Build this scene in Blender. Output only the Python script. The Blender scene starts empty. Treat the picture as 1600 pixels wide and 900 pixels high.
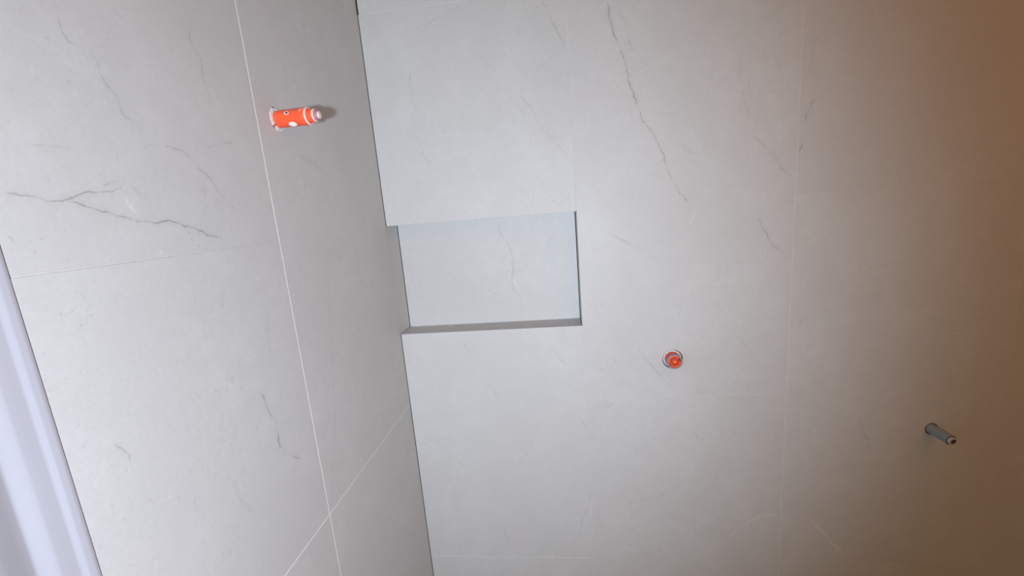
import bpy, bmesh, math, random
from mathutils import Matrix, Vector
random.seed(4)
scene = bpy.context.scene
C = scene.collection

# ------------------------------------------------------------------ camera
cam_data = bpy.data.cameras.new('camera')
cam_data.sensor_fit = 'HORIZONTAL'
cam_data.sensor_width = 36.0
cam_data.lens = 36.0 * 658.07 / 1600.0
cam_data.clip_start = 0.01
cam = bpy.data.objects.new('camera', cam_data)
C.objects.link(cam)
# world -> camera rotation (rows: right, down, forward)
RIGHT = Vector((0.99146902, 0.10261087, -0.08037535))
DOWN = Vector((-0.05906919, -0.19596846, -0.9788295))
FWD = Vector((-0.11618958, 0.97522683, -0.18823551))
M = Matrix((RIGHT, -DOWN, -FWD)).transposed().to_4x4()
M.translation = Vector((0.533156, -1.283724, 1.527846))
cam.matrix_world = M
scene.camera = cam

# ------------------------------------------------------------------ world, light, exposure
world = bpy.data.worlds.new('world')
scene.world = world
world.use_nodes = True
world.node_tree.nodes['Background'].inputs[0].default_value = (0.9, 0.62, 0.42, 1)
world.node_tree.nodes['Background'].inputs[1].default_value = 0.0


def add_light(name, kind, loc, target, energy, color, **kw):
    d = bpy.data.lights.new(name, kind)
    d.energy = energy
    d.color = color
    for k, v in kw.items():
        setattr(d, k, v)
    o = bpy.data.objects.new(name, d)
    C.objects.link(o)
    o.location = loc
    o.rotation_euler = (Vector(target) - Vector(loc)).to_track_quat('-Z', 'Y').to_euler()
    return o


# cool phone light held behind and a little to the left of the lens
add_light('flash_light', 'SPOT', (0.64, -1.95, 1.34), (0.0, 0.0, 1.22), 141.0, (0.767, 0.873, 1.0),
          spot_size=math.radians(100), spot_blend=1.0, shadow_soft_size=0.03)
# warm lamp in the ceiling on the right
add_light('ceiling_lamp', 'AREA', (1.7, -1.4, 2.48), (1.5, -1.3, 0.0), 10.04, (1.0, 0.31, 0.16), size=1.4)
# added soft warm fill behind the camera
add_light('rear_warm_fill', 'AREA', (1.25, -2.85, 1.5), (1.25, 0.0, 1.5), 5.35, (1.0, 0.78, 0.08), shape='RECTANGLE', size=1.2, size_y=1.5)

scene.view_settings.view_transform = 'Standard'
scene.view_settings.look = 'None'
scene.view_settings.exposure = 0.07
scene.view_settings.gamma = 1.0
scene.view_settings.use_curve_mapping = False


# ------------------------------------------------------------------ veins of the porcelain tiles (wall coordinates in metres)
LEFT_VEINS = [
    (0.5, [(-0.8231, 1.7785), (-0.8169, 1.7504), (-0.7983, 1.7439), (-0.7928, 1.7259), (-0.7796, 1.7022), (-0.774, 1.6805), (-0.7591, 1.6706), (-0.7504, 1.657)]),
    (0.6, [(-0.7293, 1.6463), (-0.695, 1.6401), (-0.6754, 1.6248), (-0.6602, 1.6081), (-0.6374, 1.581), (-0.6112, 1.5566)]),
    (0.4, [(-0.6297, 1.8481), (-0.6376, 1.8078), (-0.6287, 1.7896), (-0.6295, 1.7549), (-0.6241, 1.7208)]),
    (0.5, [(-0.5854, 1.6753), (-0.6206, 1.6658), (-0.6587, 1.6564)]),
    (0.7, [(-0.9192, 1.5804), (-0.9001, 1.5818), (-0.8648, 1.574), (-0.8387, 1.5816), (-0.8026, 1.5895), (-0.7919, 1.5954)]),
    (0.4, [(-0.7916, 1.5965), (-0.7806, 1.5865), (-0.7625, 1.5773)]),
    (0.9, [(-0.8648, 1.574), (-0.8337, 1.5628), (-0.7979, 1.5492), (-0.7791, 1.5453), (-0.7482, 1.5472), (-0.7215, 1.5397), (-0.6822, 1.5262), (-0.6614, 1.5153)]),
    (-0.6, [(-0.8012, 1.5805), (-0.7942, 1.564), (-0.7818, 1.5504)]),
    (0.7, [(-0.8251, 1.5905), (-0.8116, 1.5963), (-0.796, 1.6014)]),
    (0.35, [(-0.4558, 1.7114), (-0.4064, 1.6771), (-0.3021, 1.6276), (-0.2775, 1.5718)]),
    (-0.6, [(-0.6102, 1.4522), (-0.5885, 1.4284)]),
    (0.3, [(-0.5957, 1.4027), (-0.5964, 1.3476), (-0.6018, 1.2928)]),
    (0.9, [(-0.6418, 1.2461), (-0.6361, 1.2079), (-0.6256, 1.1733), (-0.6257, 1.1362), (-0.6081, 1.1022), (-0.5708, 1.066)]),
    (0.35, [(-0.368, 1.404), (-0.3958, 1.3137), (-0.4185, 1.1876), (-0.436, 1.1046)]),
    (0.4, [(-0.436, 1.1046), (-0.4632, 1.0278), (-0.5087, 0.9069)]),
    (0.7, [(-0.8881, 1.2986), (-0.8778, 1.2801), (-0.8703, 1.2654), (-0.87, 1.2577)]),
    (0.3, [(-0.8825, 1.4843), (-0.8767, 1.4706), (-0.8691, 1.4473)]),
    (0.3, [(-0.7454, 1.1713), (-0.7328, 1.1031), (-0.7128, 1.0525)]),
    (0.25, [(-0.8856, 1.6314), (-0.857, 1.629), (-0.8381, 1.628)]),
]
BACK_VEINS = [
    (0.6, [(0.5153, 2.0759), (0.5349, 2.0545), (0.5533, 2.0139), (0.5688, 1.9799), (0.5844, 1.9455)]),
    (0.3, [(0.5558, 1.939), (0.5331, 1.9185), (0.4961, 1.9026)]),
    (0.9, [(0.7034, 2.0524), (0.7054, 2.0146), (0.7174, 1.9687), (0.7333, 1.9284), (0.7456, 1.8815), (0.7547, 1.8343), (0.7708, 1.7858), (0.7837, 1.7405), (0.8144, 1.6998), (0.8314, 1.6636), (0.8483, 1.613), (0.876, 1.5466), (0.9113, 1.5004)]),
    (0.4, [(0.7261, 2.0246), (0.7518, 1.9774), (0.7575, 1.9384), (0.7906, 1.896), (0.8072, 1.8746)]),
    (0.55, [(0.1385, 1.9423), (0.1296, 1.8736), (0.1464, 1.8223)]),
    (0.4, [(0.1314, 1.7661), (0.1415, 1.7212), (0.1667, 1.6671)]),
    (0.35, [(0.448, 1.8434), (0.481, 1.7917), (0.514, 1.736), (0.555, 1.6825), (0.582, 1.637)]),
    (0.4, [(0.3734, 1.9196), (0.3898, 1.8975)]),
    (0.3, [(0.3197, 1.976), (0.374, 1.9263)]),
    (0.25, [(0.396, 1.6171), (0.4344, 1.5692), (0.4775, 1.5282)]),
    (0.65, [(1.0813, 1.6701), (1.1027, 1.647), (1.1332, 1.6169), (1.1554, 1.5784), (1.1893, 1.5447)]),
    (0.3, [(1.049, 1.7911), (1.0647, 1.7429), (1.0716, 1.7008)]),
    (0.7, [(1.2347, 1.7541), (1.23, 1.7345), (1.2196, 1.7124), (1.2122, 1.6869)]),
    (0.8, [(1.2139, 1.6513), (1.2092, 1.6279), (1.2014, 1.6046)]),
    (0.35, [(1.2755, 1.9209), (1.2513, 1.9116), (1.2334, 1.8985), (1.2257, 1.8654), (1.2257, 1.8027)]),
    (0.75, [(1.0963, 1.4454), (1.1222, 1.3981), (1.1482, 1.357), (1.1768, 1.332)]),
    (0.65, [(0.6685, 1.452), (0.7005, 1.4193), (0.7526, 1.3884)]),
    (0.3, [(0.7526, 1.3884), (0.8045, 1.3542), (0.8304, 1.3251)]),
    (-0.5, [(0.9342, 1.4904), (0.9216, 1.4525), (0.9088, 1.4272)]),
    (-0.4, [(0.8765, 1.3763), (0.896, 1.395)]),
    (0.3, [(0.8847, 1.6769), (0.9031, 1.6506), (0.9461, 1.6281)]),
    (0.5, [(0.1994, 1.1188), (0.2274, 1.0689)]),
    (0.45, [(0.2651, 0.9685), (0.3119, 0.9065)]),
    (0.35, [(0.4839, 1.096), (0.5294, 1.0272), (0.5795, 0.9476)]),
    (0.5, [(0.7527, 1.0928), (0.7773, 1.0359), (0.8281, 0.9678), (0.8622, 0.9283)]),
    (0.6, [(0.6899, 0.893), (0.6715, 0.8808), (0.6528, 0.8614)]),
    (0.45, [(0.565, 0.8387), (0.5902, 0.7873), (0.5925, 0.7358)]),
    (0.3, [(0.2195, 0.5898), (0.3237, 0.6439), (0.3767, 0.6971), (0.4341, 0.8318)]),
    (0.55, [(0.7105, 0.5171), (0.7669, 0.5334), (0.8409, 0.5547), (0.8866, 0.5863)]),
    (0.6, [(0.5941, 0.5608), (0.5847, 0.5226)]),
    (0.45, [(0.5792, 0.5061), (0.5545, 0.4335), (0.5413, 0.3652)]),
    (0.5, [(0.281, 0.4316), (0.2873, 0.3853), (0.2988, 0.3387)]),
    (0.3, [(0.1413, 0.7112), (0.1556, 0.6565)]),
    (0.8, [(1.2341, 1.1397), (1.2278, 1.1244), (1.2176, 1.1131)]),
    (0.5, [(1.2105, 1.0293), (1.2052, 1.0174)]),
    (0.5, [(0.9845, 1.2084), (1.0219, 1.1429)]),
    (0.35, [(1.0521, 1.0932), (1.0673, 1.0682), (1.1051, 1.0257)]),
    (0.5, [(1.4147, 0.7896), (1.4401, 0.7375)]),
    (0.3, [(1.4401, 0.7375), (1.4541, 0.6938)]),
    (-0.8, [(1.0345, 0.3921), (1.0744, 0.421), (1.1267, 0.4657), (1.1855, 0.4763)]),
    (-0.8, [(1.2865, 0.4665), (1.3312, 0.4113), (1.3733, 0.3516), (1.401, 0.3196)]),
    (0.45, [(1.4055, 0.8196), (1.4275, 0.7622), (1.4454, 0.7223)]),
    (-0.3, [(1.7255, 0.3332), (1.7636, 0.3729)]),
    (0.25, [(1.1345, 1.8508), (1.1622, 1.7969), (1.2031, 1.7409)]),
    (0.3, [(1.7171, 1.2894), (1.7066, 1.2182)]),
]
NICHE_VEINS = [
    (0.6, [(0.3428, 1.4911), (0.3432, 1.4835), (0.3457, 1.4528), (0.3633, 1.4157), (0.3762, 1.3838), (0.3772, 1.3316), (0.3743, 1.2628), (0.3955, 1.2293), (0.3934, 1.2024), (0.3929, 1.1615)]),
    (0.4, [(0.5075, 1.4256), (0.4951, 1.3909), (0.4903, 1.3553)]),
    (-0.5, [(0.3743, 1.2948), (0.3835, 1.2783), (0.3967, 1.2454)]),
]


# ------------------------------------------------------------------ materials
def new_mat(name):
    m = bpy.data.materials.new(name)
    m.use_nodes = True
    nt = m.node_tree
    return m, nt, nt.nodes['Principled BSDF']


def plain(name, col, rough=0.5, spec=0.4, noise=0.0, scale=60.0, bump=0.0, **extra):
    m, nt, b = new_mat(name)
    b.inputs['Roughness'].default_value = rough
    b.inputs['Specular IOR Level'].default_value = spec
    for k, v in extra.items():
        b.inputs[k].default_value = v
    geo = nt.nodes.new('ShaderNodeNewGeometry')
    nz = nt.nodes.new('ShaderNodeTexNoise')
    nz.inputs['Scale'].default_value = scale
    nz.inputs['Detail'].default_value = 4
    nt.links.new(geo.outputs['Position'], nz.inputs['Vector'])
    rp = nt.nodes.new('ShaderNodeValToRGB')
    rp.color_ramp.elements[0].position = 0.3
    rp.color_ramp.elements[1].position = 0.7
    rp.color_ramp.elements[0].color = tuple(c * (1 - noise) for c in col) + (1,)
    rp.color_ramp.elements[1].color = tuple(min(1, c * (1 + noise)) for c in col) + (1,)
    nt.links.new(nz.outputs['Fac'], rp.inputs['Fac'])
    nt.links.new(rp.outputs['Color'], b.inputs['Base Color'])
    if bump:
        bp = nt.nodes.new('ShaderNodeBump')
        bp.inputs['Strength'].default_value = bump
        bp.inputs['Distance'].default_value = 0.001
        nt.links.new(nz.outputs['Fac'], bp.inputs['Height'])
        nt.links.new(bp.outputs['Normal'], b.inputs['Normal'])
    return m


TILE = (0.565, 0.560, 0.560)


def tile_material(name, veins, axis_u, shift):
    """porcelain with cloudy mottling and the hand-placed veins that cross this tile.
    axis_u: 0 = wall runs along x, 1 = wall runs along y"""
    m, nt, b = new_mat(name)
    N, L = nt.nodes, nt.links
    b.inputs['Roughness'].default_value = 0.52
    b.inputs['Specular IOR Level'].default_value = 0.35
    geo = N.new('ShaderNodeNewGeometry')
    sep = N.new('ShaderNodeSeparateXYZ')
    L.new(geo.outputs['Position'], sep.inputs[0])

    def math_(op, a, bb=None, cc=None, clamp=False):
        n = N.new('ShaderNodeMath')
        n.operation = op
        n.use_clamp = clamp
        for i, v in enumerate((a, bb, cc)):
            if v is None:
                continue
            if isinstance(v, (int, float)):
                n.inputs[i].default_value = v
            else:
                L.new(v, n.inputs[i])
        return n.outputs[0]

    def noise(scale, detail, rough=0.5, off=0.0, dist=0.0):
        mp = N.new('ShaderNodeMapping')
        mp.inputs['Location'].default_value = (shift * 3.7 + off, shift * 1.9 - off, off * 0.7)
        L.new(geo.outputs['Position'], mp.inputs['Vector'])
        n = N.new('ShaderNodeTexNoise')
        n.inputs['Scale'].default_value = scale
        n.inputs['Detail'].default_value = detail
        n.inputs['Roughness'].default_value = rough
        n.inputs['Distortion'].default_value = dist
        L.new(mp.outputs[0], n.inputs['Vector'])
        return n.outputs['Fac']

    def maprange(v, a, c, lo=0.0, hi=1.0, smooth=True):
        n = N.new('ShaderNodeMapRange')
        n.interpolation_type = 'SMOOTHSTEP' if smooth else 'LINEAR'
        L.new(v, n.inputs['Value'])
        n.inputs['From Min'].default_value = a
        n.inputs['From Max'].default_value = c
        n.inputs['To Min'].default_value = lo
        n.inputs['To Max'].default_value = hi
        return n.outputs['Result']

    wig = math_('MULTIPLY', math_('SUBTRACT', noise(34, 4, 0.6, 2.0), 0.5), 0.022)
    wig2 = math_('MULTIPLY', math_('SUBTRACT', noise(30, 4, 0.6, 7.0), 0.5), 0.022)
    U = math_('ADD', sep.outputs[axis_u], wig)
    Z = math_('ADD', sep.outputs[2], wig2)
    breakup = maprange(noise(34, 3, 0.6, 5.0), 0.38, 0.60, 0.2, 1.0)
    dark = None
    light = None
    for strength, pts in veins:
        du = max(p[0] for p in pts) - min(p[0] for p in pts)
        dz = max(p[1] for p in pts) - min(p[1] for p in pts)
        if dz >= du:
            tc, vc = Z, U
            q = sorted((p[1], p[0]) for p in pts)
        else:
            tc, vc = U, Z
            q = sorted((p[0], p[1]) for p in pts)
        t0, t1 = q[0][0], q[-1][0]
        v0 = min(v for _, v in q) - 0.02
        v1 = max(v for _, v in q) + 0.02
        t = maprange(tc, t0, t1, 0, 1, False)
        fc = N.new('ShaderNodeFloatCurve')
        cm = fc.mapping
        cv = cm.curves[0]
        cp = [((a - t0) / (t1 - t0), (v - v0) / (v1 - v0)) for a, v in q]
        cv.points[0].location = cp[0]
        cv.points[1].location = cp[-1]
        for c in cp[1:-1]:
            cv.points.new(*c)
        cm.update()
        L.new(t, fc.inputs['Value'])
        c = math_('MULTIPLY_ADD', fc.outputs[0], v1 - v0, v0)
        d = math_('ABSOLUTE', math_('SUBTRACT', vc, c))
        slope = (q[-1][1] - q[0][1]) / (t1 - t0)
        cosf = 1 / math.sqrt(1 + slope * slope)
        w = 0.0011 + 0.0009 * abs(strength)
        core = maprange(d, 0.0002 / cosf, w / cosf, 1, 0)
        halo = maprange(d, 0.0, 0.012 / cosf, 0.14, 0)
        e = 0.012
        env = math_('MULTIPLY', maprange(tc, t0, t0 + e, 0, 1), maprange(tc, t1 - e, t1, 1, 0))
        v = math_('MULTIPLY', math_('MULTIPLY', math_('ADD', core, halo), env), abs(strength))
        if strength > 0:
            dark = v if dark is None else math_('MAXIMUM', dark, v)
        else:
            light = v if light is None else math_('MAXIMUM', light, v)

    # cloudy body colour
    cl = N.new('ShaderNodeMix')
    cl.data_type = 'RGBA'
    L.new(maprange(noise(3.2, 6, 0.62, 1.0, 0.6), 0.3, 0.7), cl.inputs['Factor'])
    cl.inputs['A'].default_value = (TILE[0] * 0.962, TILE[1] * 0.955, TILE[2] * 0.95, 1)
    cl.inputs['B'].default_value = (TILE[0] * 1.03, TILE[1] * 1.035, TILE[2] * 1.04, 1)
    col = cl.outputs['Result']

    def tint(col, fac, rgb):
        mx = N.new('ShaderNodeMix')
        mx.data_type = 'RGBA'
        L.new(fac, mx.inputs['Factor'])
        L.new(col, mx.inputs['A'])
        mx.inputs['B'].default_value = (*rgb, 1)
        return mx.outputs['Result']

    pink = maprange(noise(7, 2, 0.5, 11.0), 0.55, 0.75, 0, 0.35)
    col = tint(col, pink, (TILE[0] * 1.02, TILE[1] * 0.955, TILE[2] * 0.985))
    mid = maprange(noise(22, 5, 0.65, 21.0, 0.8), 0.38, 0.62, 0, 0.5)
    col = tint(col, mid, (TILE[0] * 0.945, TILE[1] * 0.945, TILE[2] * 0.95))
    grain = maprange(noise(150, 3, 0.6, 3.0), 0.35, 0.7, 0, 0.16)
    col = tint(col, grain, (TILE[0] * 0.8, TILE[1] * 0.8, TILE[2] * 0.8))
    fl = maprange(noise(75, 2, 0.5, 9.0), 0.67, 0.75, 0, 0.35)
    col = tint(col, fl, (TILE[0] * 1.12, TILE[1] * 1.12, TILE[2] * 1.12))
    sp = math_('MULTIPLY', maprange(noise(120, 3, 0.6, 14.0), 0.62, 0.74, 0, 0.42), maprange(noise(6, 3, 0.5, 17.0), 0.42, 0.62, 0.12, 1.0))
    col = tint(col, sp, (TILE[0] * 0.62, TILE[1] * 0.62, TILE[2] * 0.64))
    # faint natural veins between the strong ones
    nv = math_('ABSOLUTE', math_('SUBTRACT', noise(2.6, 5, 0.55, 6.0, 0.9), 0.5))
    fv = math_('MULTIPLY', maprange(nv, 0.0, 0.006, 0.20, 0), maprange(noise(5, 2, 0.5, 4.0), 0.5, 0.64))
    col = tint(col, fv, (TILE[0] * 0.72, TILE[1] * 0.72, TILE[2] * 0.74))
    if dark is not None:
        col = tint(col, math_('MULTIPLY', math_('MULTIPLY', dark, breakup), 0.95, clamp=True),
                   (TILE[0] * 0.56, TILE[1] * 0.54, TILE[2] * 0.54))
    if light is not None:
        col = tint(col, math_('MULTIPLY', light, 0.5, clamp=True), (0.84, 0.82, 0.8))
    L.new(col, b.inputs['Base Color'])
    bp = N.new('ShaderNodeBump')
    bp.inputs['Strength'].default_value = 0.25
    bp.inputs['Distance'].default_value = 0.0006
    L.new(noise(120, 3, 0.6, 3.0), bp.inputs['Height'])
    L.new(bp.outputs['Normal'], b.inputs['Normal'])
    return m


M_SLAB = plain('bare_screed', (0.30, 0.29, 0.27), 0.9, 0.1, 0.15, 40, 0.4)
M_GROUT = plain('pale_grout', (0.80, 0.78, 0.76), 0.85, 0.15, 0.06, 90)
M_GROUT_BACK = plain('greige_grout', (0.602, 0.592, 0.582), 0.85, 0.15, 0.05, 90)
M_GROUT_SOFT = plain('tile_coloured_grout', (0.572, 0.567, 0.563), 0.8, 0.15, 0.05, 90)
M_GROUT_LIGHT = plain('light_greige_grout', (0.64, 0.627, 0.612), 0.85, 0.15, 0.05, 90)
M_GAP = plain('open_joint_dark', (0.16, 0.145, 0.14), 0.9, 0.1)
M_PLASTER = plain('painted_plaster', (0.62, 0.56, 0.5), 0.9, 0.2, 0.04, 30, 0.1)
M_FLOOR = plain('floor_porcelain', (0.36, 0.33, 0.30), 0.6, 0.3, 0.08, 12)
M_LACQUER = plain('white_lacquer', (0.455, 0.455, 0.515), 0.3, 0.5, 0.01, 8)
M_LEAF = plain('door_leaf_white', (0.45, 0.45, 0.54), 0.35, 0.5, 0.01, 8)
M_ORANGE = plain('orange_plastic', (0.92, 0.105, 0.032), 0.38, 0.5, 0.05, 120, 0.1)
M_CAP = plain('dull_orange_cap', (0.55, 0.07, 0.035), 0.45, 0.4, 0.1, 200)
M_ORANGE_BRIGHT = plain('bright_orange_plastic', (1.0, 0.20, 0.03), 0.35, 0.5, 0.03, 120)
M_PALE_PLASTIC = plain('worn_pale_plastic', (0.80, 0.60, 0.58), 0.5, 0.4, 0.15, 300)
M_SCUFF = plain('scuffed_orange', (0.88, 0.30, 0.20), 0.6, 0.3, 0.3, 400)
M_WHITE_SPOT = plain('plaster_smear', (0.85, 0.80, 0.77), 0.8, 0.2, 0.1, 300, 0.5)
M_DIRTY_PLASTER = plain('filler_white', (0.68, 0.69, 0.72), 0.85, 0.2, 0.2, 220, 0.8)
M_MAUVE = plain('mauve_plastic', (0.42, 0.20, 0.24), 0.4, 0.5, 0.1, 200)
M_GREY_PLASTIC = plain('grey_plastic', (0.29, 0.35, 0.39), 0.45, 0.4, 0.08, 150, 0.2)
M_CREAM = plain('cream_brass_ring', (0.50, 0.48, 0.42), 0.4, 0.5, 0.1, 200)
M_PURPLE_DARK = plain('dark_purple_rubber', (0.085, 0.040, 0.060), 0.5, 0.4, 0.2, 300)
M_DARK = plain('dark_rubber_and_gap_shade', (0.02, 0.018, 0.02), 0.7, 0.3)
M_RING_GREY = plain('grey_rim', (0.30, 0.26, 0.30), 0.45, 0.5, 0.05, 200)

# ------------------------------------------------------------------ mesh helpers
def link(name, bm, mat, parent=None, smooth=False):
    me = bpy.data.meshes.new(name)
    bmesh.ops.recalc_face_normals(bm, faces=bm.faces)
    bm.to_mesh(me)
    bm.free()
    o = bpy.data.objects.new(name, me)
    C.objects.link(o)
    for mm in (mat if isinstance(mat, (list, tuple)) else [mat]):
        me.materials.append(mm)
    if smooth:
        for p in me.polygons:
            p.use_smooth = True
    if parent:
        o.parent = parent
    return o


def center_origin(o):
    me = o.data
    vs = [v.co.copy() for v in me.vertices]
    c = sum(vs, Vector()) / len(vs)
    me.transform(Matrix.Translation(-c))
    o.location = c
    return o


def box(bm, x0, x1, y0, y1, z0, z1):
    v = [bm.verts.new((x, y, z)) for x in (x0, x1) for y in (y0, y1) for z in (z0, z1)]
    for f in ((0, 1, 3, 2), (4, 6, 7, 5), (0, 4, 5, 1), (2, 3, 7, 6), (0, 2, 6, 4), (1, 5, 7, 3)):
        bm.faces.new([v[i] for i in f])


def circle_pts(c, r, n=40, jag=0.0, rnd=None):
    out = []
    for i in range(n):
        a = 2 * math.pi * i / n
        rr = r * (1 + (rnd.uniform(-jag, jag) if jag else 0))
        out.append((c[0] + rr * math.cos(a), c[1] + rr * math.sin(a)))
    return out


def panel(bm, outline, holes, to3, d0, d1):
    """a flat panel with holes: outline/holes are (u, z) loops, to3(u, z, d) gives the point at depth d"""
    loops = [outline] + list(holes)
    rows = []
    for lp in loops:
        a = [bm.verts.new(to3(u, z, d0)) for u, z in lp]
        b = [bm.verts.new(to3(u, z, d1)) for u, z in lp]
        rows.append((a, b))
        n = len(lp)
        for i in range(n):
            bm.faces.new((a[i], a[(i + 1) % n], b[(i + 1) % n], b[i]))
    for k in (0, 1):
        es = []
        for r in rows:
            vs = r[k]
            n = len(vs)
            for i in range(n):
                es.append(bm.edges.get((vs[i], vs[(i + 1) % n])))
        bmesh.ops.triangle_fill(bm, use_beauty=True, use_dissolve=False, edges=es)


def rect(u0, u1, z0, z1):
    return [(u0, z0), (u1, z0), (u1, z1), (u0, z1)]


def to_back(u, z, d):
    return (u, d, z)


def to_left(u, z, d):
    return (-d, u, z)


def empty(name, loc):
    o = bpy.data.objects.new(name, None)
    o.empty_display_size = 0.05
    C.objects.link(o)
    o.location = loc
    return o


def tagthing(o, label, cat, group=None):
    o['label'] = label
    o['category'] = cat
    if group:
        o['group'] = group


def structure(o, label=None):
    o['kind'] = 'structure'
    if label:
        o['label'] = label
    return o


# ------------------------------------------------------------------ dimensions
W1, W2, W3, W4 = 0.591, 1.199, 1.799, 2.399      # column joints of the back wall
ROWS = [0.0, 0.3, 0.9, 1.5, 2.1, 2.5]
NB, ND = 1.147, 0.0924                           # niche sill height and depth
LJ, LE = -0.5215, -0.9310                        # left wall joint, tile end under the casing
T = 0.009                                        # tile thickness
J = 0.0011                                       # half joint
CEIL = 2.5
HOLE_MIX = ((0.8628, 1.0255), 0.0305)
HOLE_LOW = ((1.6135, 0.7728), 0.0185)
HOLE_HEAD = ((-0.4590, 1.7330), 0.0235)

# ------------------------------------------------------------------ left wall
bm = bmesh.new()
panel(bm, rect(-3.0, 0.12, 0.0, CEIL), [circle_pts(HOLE_HEAD[0], 0.028)], to_left, T, T + 0.06)
bm2 = bmesh.new()
box(bm, -T - 0.14, -T - 0.0601, -3.0, 0.12, 0.0, CEIL)
bm2.free()
wall_left = structure(link('wall_left', bm, M_SLAB), 'left shower wall of large pale greige veined tiles')
tile_no = 0


def add_tile(wall, outline, holes, to3, axis_u, veins, rot=None):
    global tile_no
    tile_no += 1
    us = [p[0] for p in outline]
    zs = [p[1] for p in outline]
    u0, u1, z0, z1 = min(us), max(us), min(zs), max(zs)
    use = [v for v in veins if any(u0 - 0.01 < p[0] < u1 + 0.01 and z0 - 0.01 < p[1] < z1 + 0.01 for p in v[1])]
    mat = tile_material('veined_porcelain', use, axis_u, tile_no * 1.37)
    bm = bmesh.new()
    off = random.uniform(-0.00015, 0.00015)
    panel(bm, outline, holes, lambda u, z, d: to3(u, z, d + (off if d < T * 0.5 else 0)), 0.0, T)
    o = link('tile', bm, mat)
    center_origin(o)
    o.parent = wall
    md = o.modifiers.new('edge', 'BEVEL')
    md.width = 0.0005
    md.segments = 1
    md.limit_method = 'ANGLE'
    md.angle_limit = math.radians(60)
    return o


rnd = random.Random(9)
g = 0.0004
# the column next to the corner: 60 x 120 tiles, the middle one runs on into the niche as its left side
ext = [(LJ + J, 0.9 + J), (0.0, 0.9 + J), (0.0, NB), (ND - 0.0015, NB), (ND - 0.0015, 1.5 - 0.0003), (-0.0003, 1.5 - 0.0003),
       (-0.0003, 2.1 - J), (LJ + J, 2.1 - J)]
add_tile(wall_left, rect(LJ + J, -0.0003, 0.001, 0.9 - J), [], to_left, 1, LEFT_VEINS)
add_tile(wall_left, ext, [circle_pts(HOLE_HEAD[0], HOLE_HEAD[1], 44, 0.05, rnd)], to_left, 1, LEFT_VEINS)
add_tile(wall_left, rect(LJ + J, -0.0003, 2.1 + J, CEIL - 0.001), [], to_left, 1, LEFT_VEINS)
# the cut column beside the door casing
for z0, z1 in ((0.001, 0.9 - J), (0.9 + J, 1.5 - J), (1.5 + J, 2.1 - J), (2.1 + J, CEIL - 0.001)):
    add_tile(wall_left, rect(LE, LJ - J, z0, z1), [], to_left, 1, LEFT_VEINS)

bm = bmesh.new()
box(bm, -T, -g, LE, LJ - J, 0.9 - J, 0.9 + J)
box(bm, -T, -g, LJ + J, 0.0, 0.9 - J, 0.9 + J)
box(bm, -T, -g, LJ - J, LJ + J, 0.0, CEIL)
gl = link('grout', bm, M_GROUT, wall_left)
gl['kind'] = 'stuff'
gl['label'] = 'pale grout lines between the left wall tiles'
bm = bmesh.new()
box(bm, -T, -0.0002, LE, LJ - J, 1.5 - J, 1.5 + J)
box(bm, -T, -g, LE, LJ - J, 2.1 - J, 2.1 + J)
box(bm, -T, -g, LJ + J, 0.0, 2.1 - J, 2.1 + J)
gl = link('grout', bm, M_GROUT_SOFT, wall_left)
gl['kind'] = 'stuff'
gl['label'] = 'greige grout line almost the colour of the tiles'

# plaster on the left wall beyond the door
# ------------------------------------------------------------------ back wall
bm = bmesh.new()
panel(bm, [(0.0, 0.0), (3.0, 0.0), (3.0, CEIL), (0.0, CEIL), (0.0, 1.5 + T), (W1 + T, 1.5 + T), (W1 + T, NB - T), (0.0, NB - T)],
      [circle_pts(HOLE_MIX[0], HOLE_MIX[1] + 0.002), circle_pts(HOLE_LOW[0], HOLE_LOW[1] + 0.002)],
      to_back, T, ND + T)
box(bm, 0.0, 3.0, ND + T + 0.0001, 0.2, 0.0, CEIL)
wall_back = structure(link('wall_back', bm, M_SLAB), 'back shower wall of large pale greige veined tiles with a recessed niche')

cols = [0.0, W1, W2, W3, W4]
CG = 0.0017                                       # open gap in the corner
# 60 x 120 tiles in half bond; the niche is cut out of the first column
BACK_JOINTS = [[0.3, 2.1], [0.9, 2.1], [0.3, 1.5], [0.9, 2.1]]
for c in range(4):
    u0, u1 = cols[c] + J, cols[c + 1] - J
    if c == 0:
        spans = [(0.001, 0.3 - J), (0.3 + J, NB), (1.5, 2.1 - J), (2.1 + J, CEIL - 0.001)]
    else:
        zs = [0.001 - J] + BACK_JOINTS[c] + [CEIL - 0.001 + J]
        spans = [(a + J, b - J) for a, b in zip(zs, zs[1:])]
    for z0, z1 in spans:
        a0 = u0
        if c == 0:
            a0 = CG if z0 < 2.0 else 0.0042
        hs = []
        if z0 < HOLE_MIX[0][1] < z1 and u0 < HOLE_MIX[0][0] < u1:
            hs = [circle_pts(HOLE_MIX[0], HOLE_MIX[1])]
        if z0 < HOLE_LOW[0][1] < z1 and u0 < HOLE_LOW[0][0] < u1:
            hs = [circle_pts(HOLE_LOW[0], HOLE_LOW[1], 40, 0.04, rnd)]
        outline = rect(a0, u1, z0, z1)
        if c == 1 and z0 < 1.2 < z1:      # runs right up to the edge of the niche
            outline = [(u0, z0), (u1, z0), (u1, z1), (u0, z1), (u0, 1.5), (W1, 1.5), (W1, NB), (u0, NB)]
        add_tile(wall_back, outline, hs, to_back, 0, BACK_VEINS)

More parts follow.
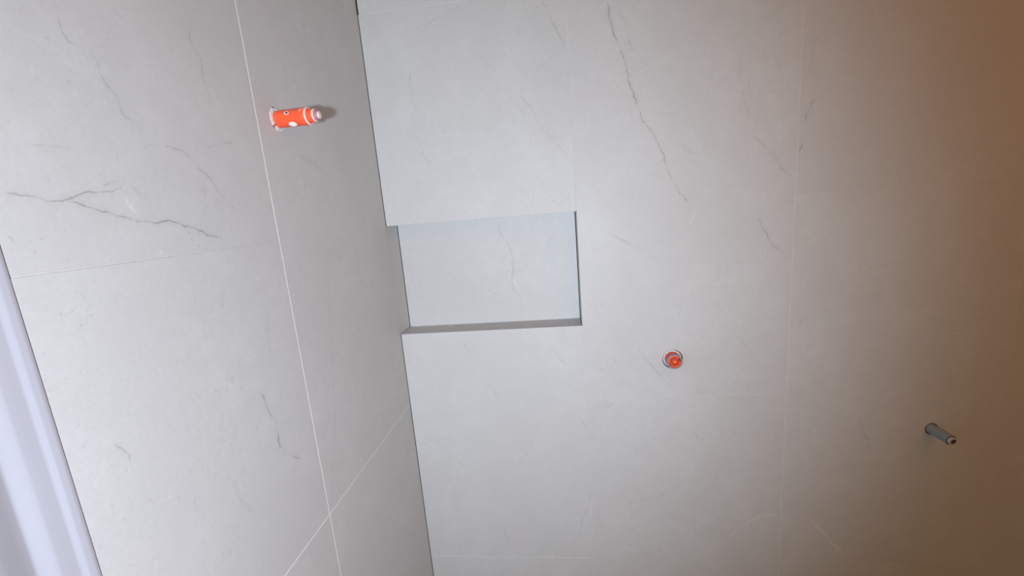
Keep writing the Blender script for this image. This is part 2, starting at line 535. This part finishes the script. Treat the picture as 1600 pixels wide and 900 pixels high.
# niche lining: back, sill, head, right reveal
add_tile(wall_back, rect(0.0014, W1 - 0.0012, NB + 0.0008, 1.4985), [], lambda u, z, d: (u, d + ND, z), 0, NICHE_VEINS)
wall_back_sill = add_tile(wall_back, rect(0.0012, W1 - 0.001, 0.0, 1.0), [], lambda u, z, d: (u, T + 0.0006 + z * (ND - T - 0.0014), NB - d), 0, [])
add_tile(wall_back, rect(0.0015, W1 - 0.001, 0.0, 1.0), [], lambda u, z, d: (u, T + 0.0006 + z * (ND - T - 0.0014), 1.5 + d), 0, [])
add_tile(wall_back, rect(0.0, 1.0, NB + 0.0003, 1.4995), [], lambda u, z, d: (W1 + 0.0001 + d, T + 0.0006 + u * (ND - T - 0.0014), z), 0, [])

bm = bmesh.new()
gb = 0.0004
for c in range(2):
    for z in BACK_JOINTS[c]:
        if z == 0.3:
            continue
        box(bm, cols[c] + (CG if c == 0 else J), cols[c + 1] - J, gb, T, z - J, z + J)
box(bm, W1 - J, W1 + J, gb, T, 0.0, NB - 0.001)
box(bm, W1 - J, W1 + J, gb, T, 1.501, CEIL)
gk = link('grout', bm, M_GROUT_BACK, wall_back)
gk['kind'] = 'stuff'
gk['label'] = 'thin greige grout lines between the back wall tiles'
bm = bmesh.new()
box(bm, W2 - J, W2 + J, gb, T, 0.0, CEIL)
box(bm, CG, W1 - J, gb, T, 0.3 - J, 0.3 + J)
gk = link('grout', bm, M_GROUT_LIGHT, wall_back)
gk['kind'] = 'stuff'
gk['label'] = 'slightly lighter grout lines of the back wall'
bm = bmesh.new()
for c in (2, 3):
    for z in BACK_JOINTS[c]:
        box(bm, cols[c] + J, cols[c + 1] - J, 0.0002, T, z - J, z + J)
box(bm, W3 - J, W3 + J, 0.0002, T, 0.0, CEIL)
gk = link('grout', bm, M_GROUT_SOFT, wall_back)
gk['kind'] = 'stuff'
gk['label'] = 'barely visible tile coloured grout on the shaded right side'

# thin pale grout beads on the niche sill
bm = bmesh.new()
box(bm, 0.003, W1 - 0.001, ND - 0.0012, ND, NB - 0.0005, NB + 0.0008)
nb = link('niche_sill_joint', bm, M_GROUT, wall_back)
nb['kind'] = 'structure'

# dark open joint at the corner
bm = bmesh.new()
box(bm, 0.0, CG, 0.003, T, 0.0, NB - T)
box(bm, 0.0, CG, 0.003, T, 1.5 + T, 2.1)
box(bm, 0.0, 0.0042, 0.006, T, 2.1, CEIL)
cj = link('corner_joint', bm, M_GAP, wall_back)
cj['label'] = 'dark unfilled joint in the shower corner'

# ------------------------------------------------------------------ rest of the room
bm = bmesh.new(); box(bm, -0.149, 3.0, -3.0, 0.2, -0.1, -0.0005)
floor = structure(link('floor', bm, M_FLOOR), 'brownish grey bathroom floor')
bm = bmesh.new(); box(bm, -0.149, 3.0, -3.0, 0.2, CEIL + 0.0005, CEIL + 0.1)
structure(link('ceiling', bm, M_PLASTER), 'plain painted ceiling')
bm = bmesh.new(); box(bm, 2.4, 2.5, -3.0, -0.001, 0.0, CEIL)
structure(link('wall_right', bm, M_PLASTER), 'plain painted right wall')
bm = bmesh.new(); box(bm, -0.149, 3.0, -3.1, -3.0005, 0.0, CEIL)
structure(link('wall_front', bm, M_PLASTER), 'plain painted wall behind the camera')

# door casing on the left wall: moulded profile run from floor to head
def profile_run(bm, prof, z0, z1):
    """prof: closed list of (x, y) points"""
    a = [bm.verts.new((x, y, z0)) for x, y in prof]
    b = [bm.verts.new((x, y, z1)) for x, y in prof]
    n = len(prof)
    for i in range(n):
        bm.faces.new((a[i], a[(i + 1) % n], b[(i + 1) % n], b[i]))
    bm.faces.new(a)
    bm.faces.new(list(reversed(b)))


door = structure(empty('door_1', (0, -1.35, 0)), 'white door with a moulded lacquered casing at the left edge')
# measured from the tile side: flat lip, raised ridge, shallow cove, rounded bead, then the drop to the leaf
half = [(0.0, 0.0006), (0.0006, 0.0010), (0.0045, 0.0011), (0.0085, 0.0012), (0.0095, 0.0012), (0.0105, 0.0011), (0.0145, 0.0005), (0.0160, 0.00035), (0.0172, 0.0004), (0.024, 0.0009), (0.0310, 0.0014), (0.0325, 0.0014), (0.036, 0.0011), (0.042, 0.0005), (0.0465, 0.0001), (0.0485, 0.0001), (0.0500, 0.0004), (0.058, 0.0030), (0.070, 0.0072), (0.080, 0.0104), (0.090, 0.0116)]
y_edge = -0.9316
prof = [(-0.0088, y_edge)] + [(x, y_edge - s) for s, x in half] + [(-0.0088, y_edge - half[-1][0])]
bm = bmesh.new()
profile_run(bm, prof, 0.0, 2.08)
o = link('casing', bm, M_LACQUER)
o.parent = door
o.matrix_parent_inverse = Matrix.Translation((0, 1.35, 0))
for p in o.data.polygons:
    p.use_smooth = len(p.vertices) == 4 and abs(p.normal.z) < 0.5
try:
    o.data.set_sharp_from_angle(angle=math.radians(35))
except Exception:
    pass
# door leaf beyond the casing
y_leaf = y_edge - half[-1][0] - 0.003
bm = bmesh.new()
box(bm, -0.0088, 0.004, y_leaf - 0.75, y_leaf, 0.008, 2.05)
o = link('door_leaf', bm, M_LEAF)
o.parent = door
o.matrix_parent_inverse = Matrix.Translation((0, 1.35, 0))
bm = bmesh.new()
yy = y_leaf - 0.753
box(bm, -0.0088, 0.022, yy - 0.07, yy, 0.0, 2.08)
o = link('casing', bm, M_LACQUER)
o.parent = door
o.matrix_parent_inverse = Matrix.Translation((0, 1.35, 0))

# ------------------------------------------------------------------ pipes
def lathe(bm, prof, seg=40, cap=True):
    """prof: (axial, radius) points; axis is local +z"""
    rings = []
    for a, r in prof:
        if r < 1e-6:
            rings.append([bm.verts.new((0, 0, a))])
        else:
            rings.append([bm.verts.new((r * math.cos(2 * math.pi * i / seg), r * math.sin(2 * math.pi * i / seg), a)) for i in range(seg)])
    for p, q in zip(rings, rings[1:]):
        for i in range(seg):
            j = (i + 1) % seg
            if len(p) == 1 and len(q) == 1:
                continue
            if len(p) == 1:
                bm.faces.new((p[0], q[j], q[i]))
            elif len(q) == 1:
                bm.faces.new((p[i], p[j], q[0]))
            else:
                bm.faces.new((p[i], p[j], q[j], q[i]))


def part(name, bm, mat, parent, label=None, sharp=35):
    o = link(name, bm, mat, parent, smooth=True)
    try:
        o.data.set_sharp_from_angle(angle=math.radians(sharp))
    except Exception:
        pass
    if label:
        o['label'] = label
    return o


def orient(o, loc, axis, up):
    """local z along axis, local y as near as can be to up"""
    z = Vector(axis).normalized()
    x = Vector(up).cross(z).normalized()
    y = z.cross(x)
    m = Matrix((x, y, z)).transposed().to_4x4()
    m.translation = Vector(loc)
    o.matrix_world = m


# --- shower head supply: orange sleeve sticking out of the left wall
head = empty('shower_supply_stub', (0, 0, 0))
orient(head, (0.0, HOLE_HEAD[0][0], HOLE_HEAD[0][1]), (1, 0, 0), (0, 0, 1))
tagthing(head, 'long bright orange plastic pipe stub sticking out of the left wall', 'pipe')
bm = bmesh.new()
R = 0.0160
lathe(bm, [(-0.055, 0.0), (-0.055, R), (0.052, R), (0.053, R + 0.0006), (0.0620, R + 0.0006), (0.0655, R + 0.0003), (0.0668, R - 0.0015), (0.0668, 0.009)])
part('sleeve', bm, M_ORANGE, head)
bm = bmesh.new()
lathe(bm, [(0.0640, R + 0.0004), (0.0648, R + 0.0010), (0.0664, R + 0.0009), (0.0674, R - 0.0003), (0.0674, R - 0.0022), (0.0660, R - 0.0024)])
part('rim', bm, M_PALE_PLASTIC, head, 'scuffed pale rim round the shoulder')
bm = bmesh.new()
lathe(bm, [(0.060, 0.0), (0.060, 0.0122), (0.0775, 0.0122), (0.0785, 0.0112), (0.0785, 0.0)])
part('neck', bm, M_ORANGE, head)
bm = bmesh.new()
lathe(bm, [(0.0772, 0.0112), (0.0772, 0.0122), (0.0795, 0.0122), (0.0805, 0.0108), (0.0800, 0.0092), (0.0780, 0.0092)])
part('neck_ring', bm, M_PALE_PLASTIC, head, 'pale worn ring on the neck')
bm = bmesh.new()
lathe(bm, [(0.074, 0.0), (0.074, 0.0098), (0.0845, 0.0098), (0.0858, 0.0088), (0.0858, 0.0074), (0.0846, 0.0070), (0.0846, 0.0)])
part('plug', bm, M_MAUVE, head, 'mauve plug in the end')
bm = bmesh.new()
lathe(bm, [(0.0847, 0.0), (0.0847, 0.0070), (0.0885, 0.0066), (0.0892, 0.0054), (0.0892, 0.0)])
part('plug_face', bm, M_PALE_PLASTIC, head, 'pinkish white face of the plug')


def patch(bm, a0, a1, t0, t1, r, n=14, jag=0.0, rnd=random.Random(2)):
    """a rounded smear lying on a cylinder of radius r"""
    ca, ct = (a0 + a1) / 2, (t0 + t1) / 2
    ha, ht = (a1 - a0) / 2, (t1 - t0) / 2
    top, bot = [], []
    cen = bm.verts.new((r * math.cos(ct), r * math.sin(ct), ca))
    for i in range(n):
        th = 2 * math.pi * i / n
        k = 1 + rnd.uniform(-jag, jag)
        a, t = ca + ha * k * math.cos(th), ct + ht * k * math.sin(th)
        top.append(bm.verts.new((r * math.cos(t), r * math.sin(t), a)))
        rr = r - 0.0009
        bot.append(bm.verts.new((rr * math.cos(t), rr * math.sin(t), a)))
    for i in range(n):
        j = (i + 1) % n
        bm.faces.new((cen, top[i], top[j]))
        bm.faces.new((top[i], bot[i], bot[j], top[j]))


# axes of the stub: local z = world x, local y = world z (up), local x = world y ... camera side is -x
bm = bmesh.new()
patch(bm, 0.0275, 0.0420, math.radians(218), math.radians(262), R + 0.0006, 16, 0.12)
part('plaster_smear', bm, M_WHITE_SPOT, head, 'white plaster smear underneath')
bm = bmesh.new()
patch(bm, 0.0245, 0.0345, math.radians(143), math.radians(171), R + 0.0005, 14, 0.05)
part('screw_seat', bm, M_PALE_PLASTIC, head, 'small pale screw seat')
bm = bmesh.new()
patch(bm, 0.0275, 0.0325, math.radians(150), math.radians(164), R + 0.0009, 10, 0.1)
part('screw', bm, M_DARK, head, 'small dark screw')
bm = bmesh.new()
patch(bm, 0.0540, 0.0590, math.radians(134), math.radians(158), R + 0.0012, 12, 0.45)
patch(bm, 0.0575, 0.0625, math.radians(112), math.radians(134), R + 0.0012, 12, 0.45)
part('scuff', bm, M_SCUFF, head, 'pale scuff marks by the rim')['kind'] = 'stuff'

# filler ring packed into the hole, broken by two open gaps
bm = bmesh.new()
rf = random.Random(5)
for a0, a1 in ((122, 218), (238, 322), (-38, 60), (62, 120)):
    n = max(3, int((a1 - a0) / 6))
    prev = None
    for i in range(n + 1):
        a = math.radians(a0 + (a1 - a0) * i / n)
        e = 1 if 0 < i < n else 0.7
        ro = (0.0232 if 100 < a0 % 360 < 300 else 0.0215) + rf.uniform(-0.0004, 0.0004)
        h = 0.0012 * e + rf.uniform(0, 0.0006)
        ring = [bm.verts.new((r_ * math.cos(a), r_ * math.sin(a), z_)) for r_, z_ in
                ((R - 0.001, -0.02), (R - 0.0005, h), ((R + ro) / 2, h + 0.0006), (ro, h * 0.5), (ro, -0.02))]
        if prev:
            for k in range(5):
                bm.faces.new((prev[k], prev[(k + 1) % 5], ring[(k + 1) % 5], ring[k]))
        else:
            bm.faces.new(ring)
        prev = ring
    bm.faces.new(prev)
part('filler', bm, M_DIRTY_PLASTER, head, 'greyish white filler round the foot of the pipe', 50)

# --- mixer supply in the back wall: orange plug sunk in a round hole
mix = empty('mixer_supply_stub', (0, 0, 0))
orient(mix, (HOLE_MIX[0][0], 0.0, HOLE_MIX[0][1]), (0, -1, 0), (0, 0, 1))
tagthing(mix, 'short round orange plug in the round hole in the middle of the back wall', 'pipe')
bm = bmesh.new()
lathe(bm, [(-0.06, 0.0), (-0.06, 0.0222), (0.020, 0.0222), (0.020, 0.0150)])
part('sleeve', bm, M_ORANGE, mix)
bm = bmesh.new()
lathe(bm, [(0.0185, 0.0210), (0.0185, 0.0234), (0.0240, 0.0236), (0.0256, 0.0226), (0.0256, 0.0198), (0.0238, 0.0186), (0.0228, 0.0180)])
part('rim', bm, M_RING_GREY, mix, 'greyish mauve rim')
bm = bmesh.new()
lathe(bm, [(0.0230, 0.0194), (0.0236, 0.0178), (0.0228, 0.0170), (0.0196, 0.0165), (0.0196, 0.0)])
part('cap_face', bm, M_ORANGE, mix)
bm = bmesh.new()
SEG = 6
def hexring(r, a, rot=0.35):
    return [bm.verts.new((r * math.cos(rot + i * math.pi / 3), r * math.sin(rot + i * math.pi / 3), a)) for i in range(6)]
rs = [hexring(0.0135, 0.0190), hexring(0.0130, 0.0262), hexring(0.0100, 0.0266), hexring(0.0094, 0.0210)]
for p, q in zip(rs, rs[1:]):
    for i in range(6):
        bm.faces.new((p[i], p[(i + 1) % 6], q[(i + 1) % 6], q[i]))
bm.faces.new(rs[-1])
o = link('hexagon', bm, M_CAP, mix)
bm = bmesh.new()
box(bm, -0.0058, 0.0058, -0.0038, 0.0038, 0.0205, 0.0262)
bmesh.ops.rotate(bm, verts=bm.verts, cent=(0, 0, 0), matrix=Matrix.Rotation(math.radians(-35), 3, 'Z'))
bmesh.ops.bevel(bm, geom=bm.edges[:], offset=0.0008, segments=2, affect='EDGES')
link('key', bm, M_ORANGE_BRIGHT, mix)
for cx, cy, lx, ly, rot in ((0.0152, 0.0060, 0.0024, 0.0046, 0.35), (-0.0122, -0.0098, 0.0016, 0.0016, 0.8)):
    bm = bmesh.new()
    box(bm, -lx, lx, -ly, ly, 0.0195, 0.0240)
    bmesh.ops.rotate(bm, verts=bm.verts, cent=(0, 0, 0), matrix=Matrix.Rotation(rot, 3, 'Z'))
    bmesh.ops.translate(bm, verts=bm.verts, vec=(cx, cy, 0))
    link('slot', bm, M_PURPLE_DARK, mix)['label'] = 'dark slot in the cap'
# pale collar sitting in the hole round the sleeve (upper left side) and dark ring painted in for the shade of the gap
bm = bmesh.new()
lathe(bm, [(-0.05, 0.0226), (-0.0045, 0.0226), (-0.0030, 0.0250), (-0.0045, 0.0278), (-0.05, 0.0278)])
part('collar', bm, M_DIRTY_PLASTER, mix, 'whitish collar round the sleeve')
bm = bmesh.new()
lathe(bm, [(-0.030, 0.0280), (-0.012, 0.0280), (-0.012, 0.0303), (-0.030, 0.0303)])
part('gap_shade', bm, M_DARK, mix, 'dark ring standing in for the shade in the gap of the hole')

# --- lower right supply: grey sleeve in the back wall
low = empty('grey_supply_stub', (0, 0, 0))
orient(low, (HOLE_LOW[0][0], 0.0, HOLE_LOW[0][1]), (0, -1, 0), (0, 0, 1))
tagthing(low, 'thin grey pipe stub with an open end, low on the right of the back wall', 'pipe')
bm = bmesh.new()
r = 0.0152
lathe(bm, [(-0.055, 0.0), (-0.055, r), (0.002, r), (0.004, r - 0.0004), (0.052, r - 0.0008), (0.054, r - 0.0002), (0.063, r - 0.0002), (0.0645, r - 0.0012), (0.0645, r - 0.004)])
part('sleeve', bm, M_GREY_PLASTIC, low)
bm = bmesh.new()
lathe(bm, [(0.0560, 0.0), (0.0650, 0.0), (0.0650, r - 0.0012), (0.0560, r - 0.0030)])
part('seal', bm, M_DARK, low, 'black seal between sleeve and inner tube')
bm = bmesh.new()
lathe(bm, [(0.060, 0.0116), (0.0720, 0.0116), (0.0738, 0.0108), (0.0740, 0.0096), (0.0730, 0.0078), (0.066, 0.0076)])
part('inner_tube', bm, M_CREAM, low, 'cream end of the inner tube')
bm = bmesh.new()
lathe(bm, [(0.0700, 0.0), (0.0700, 0.0075), (0.0690, 0.0075), (0.0690, 0.0)])
part('bore', bm, M_PURPLE_DARK, low, 'dark purplish bore of the tube')
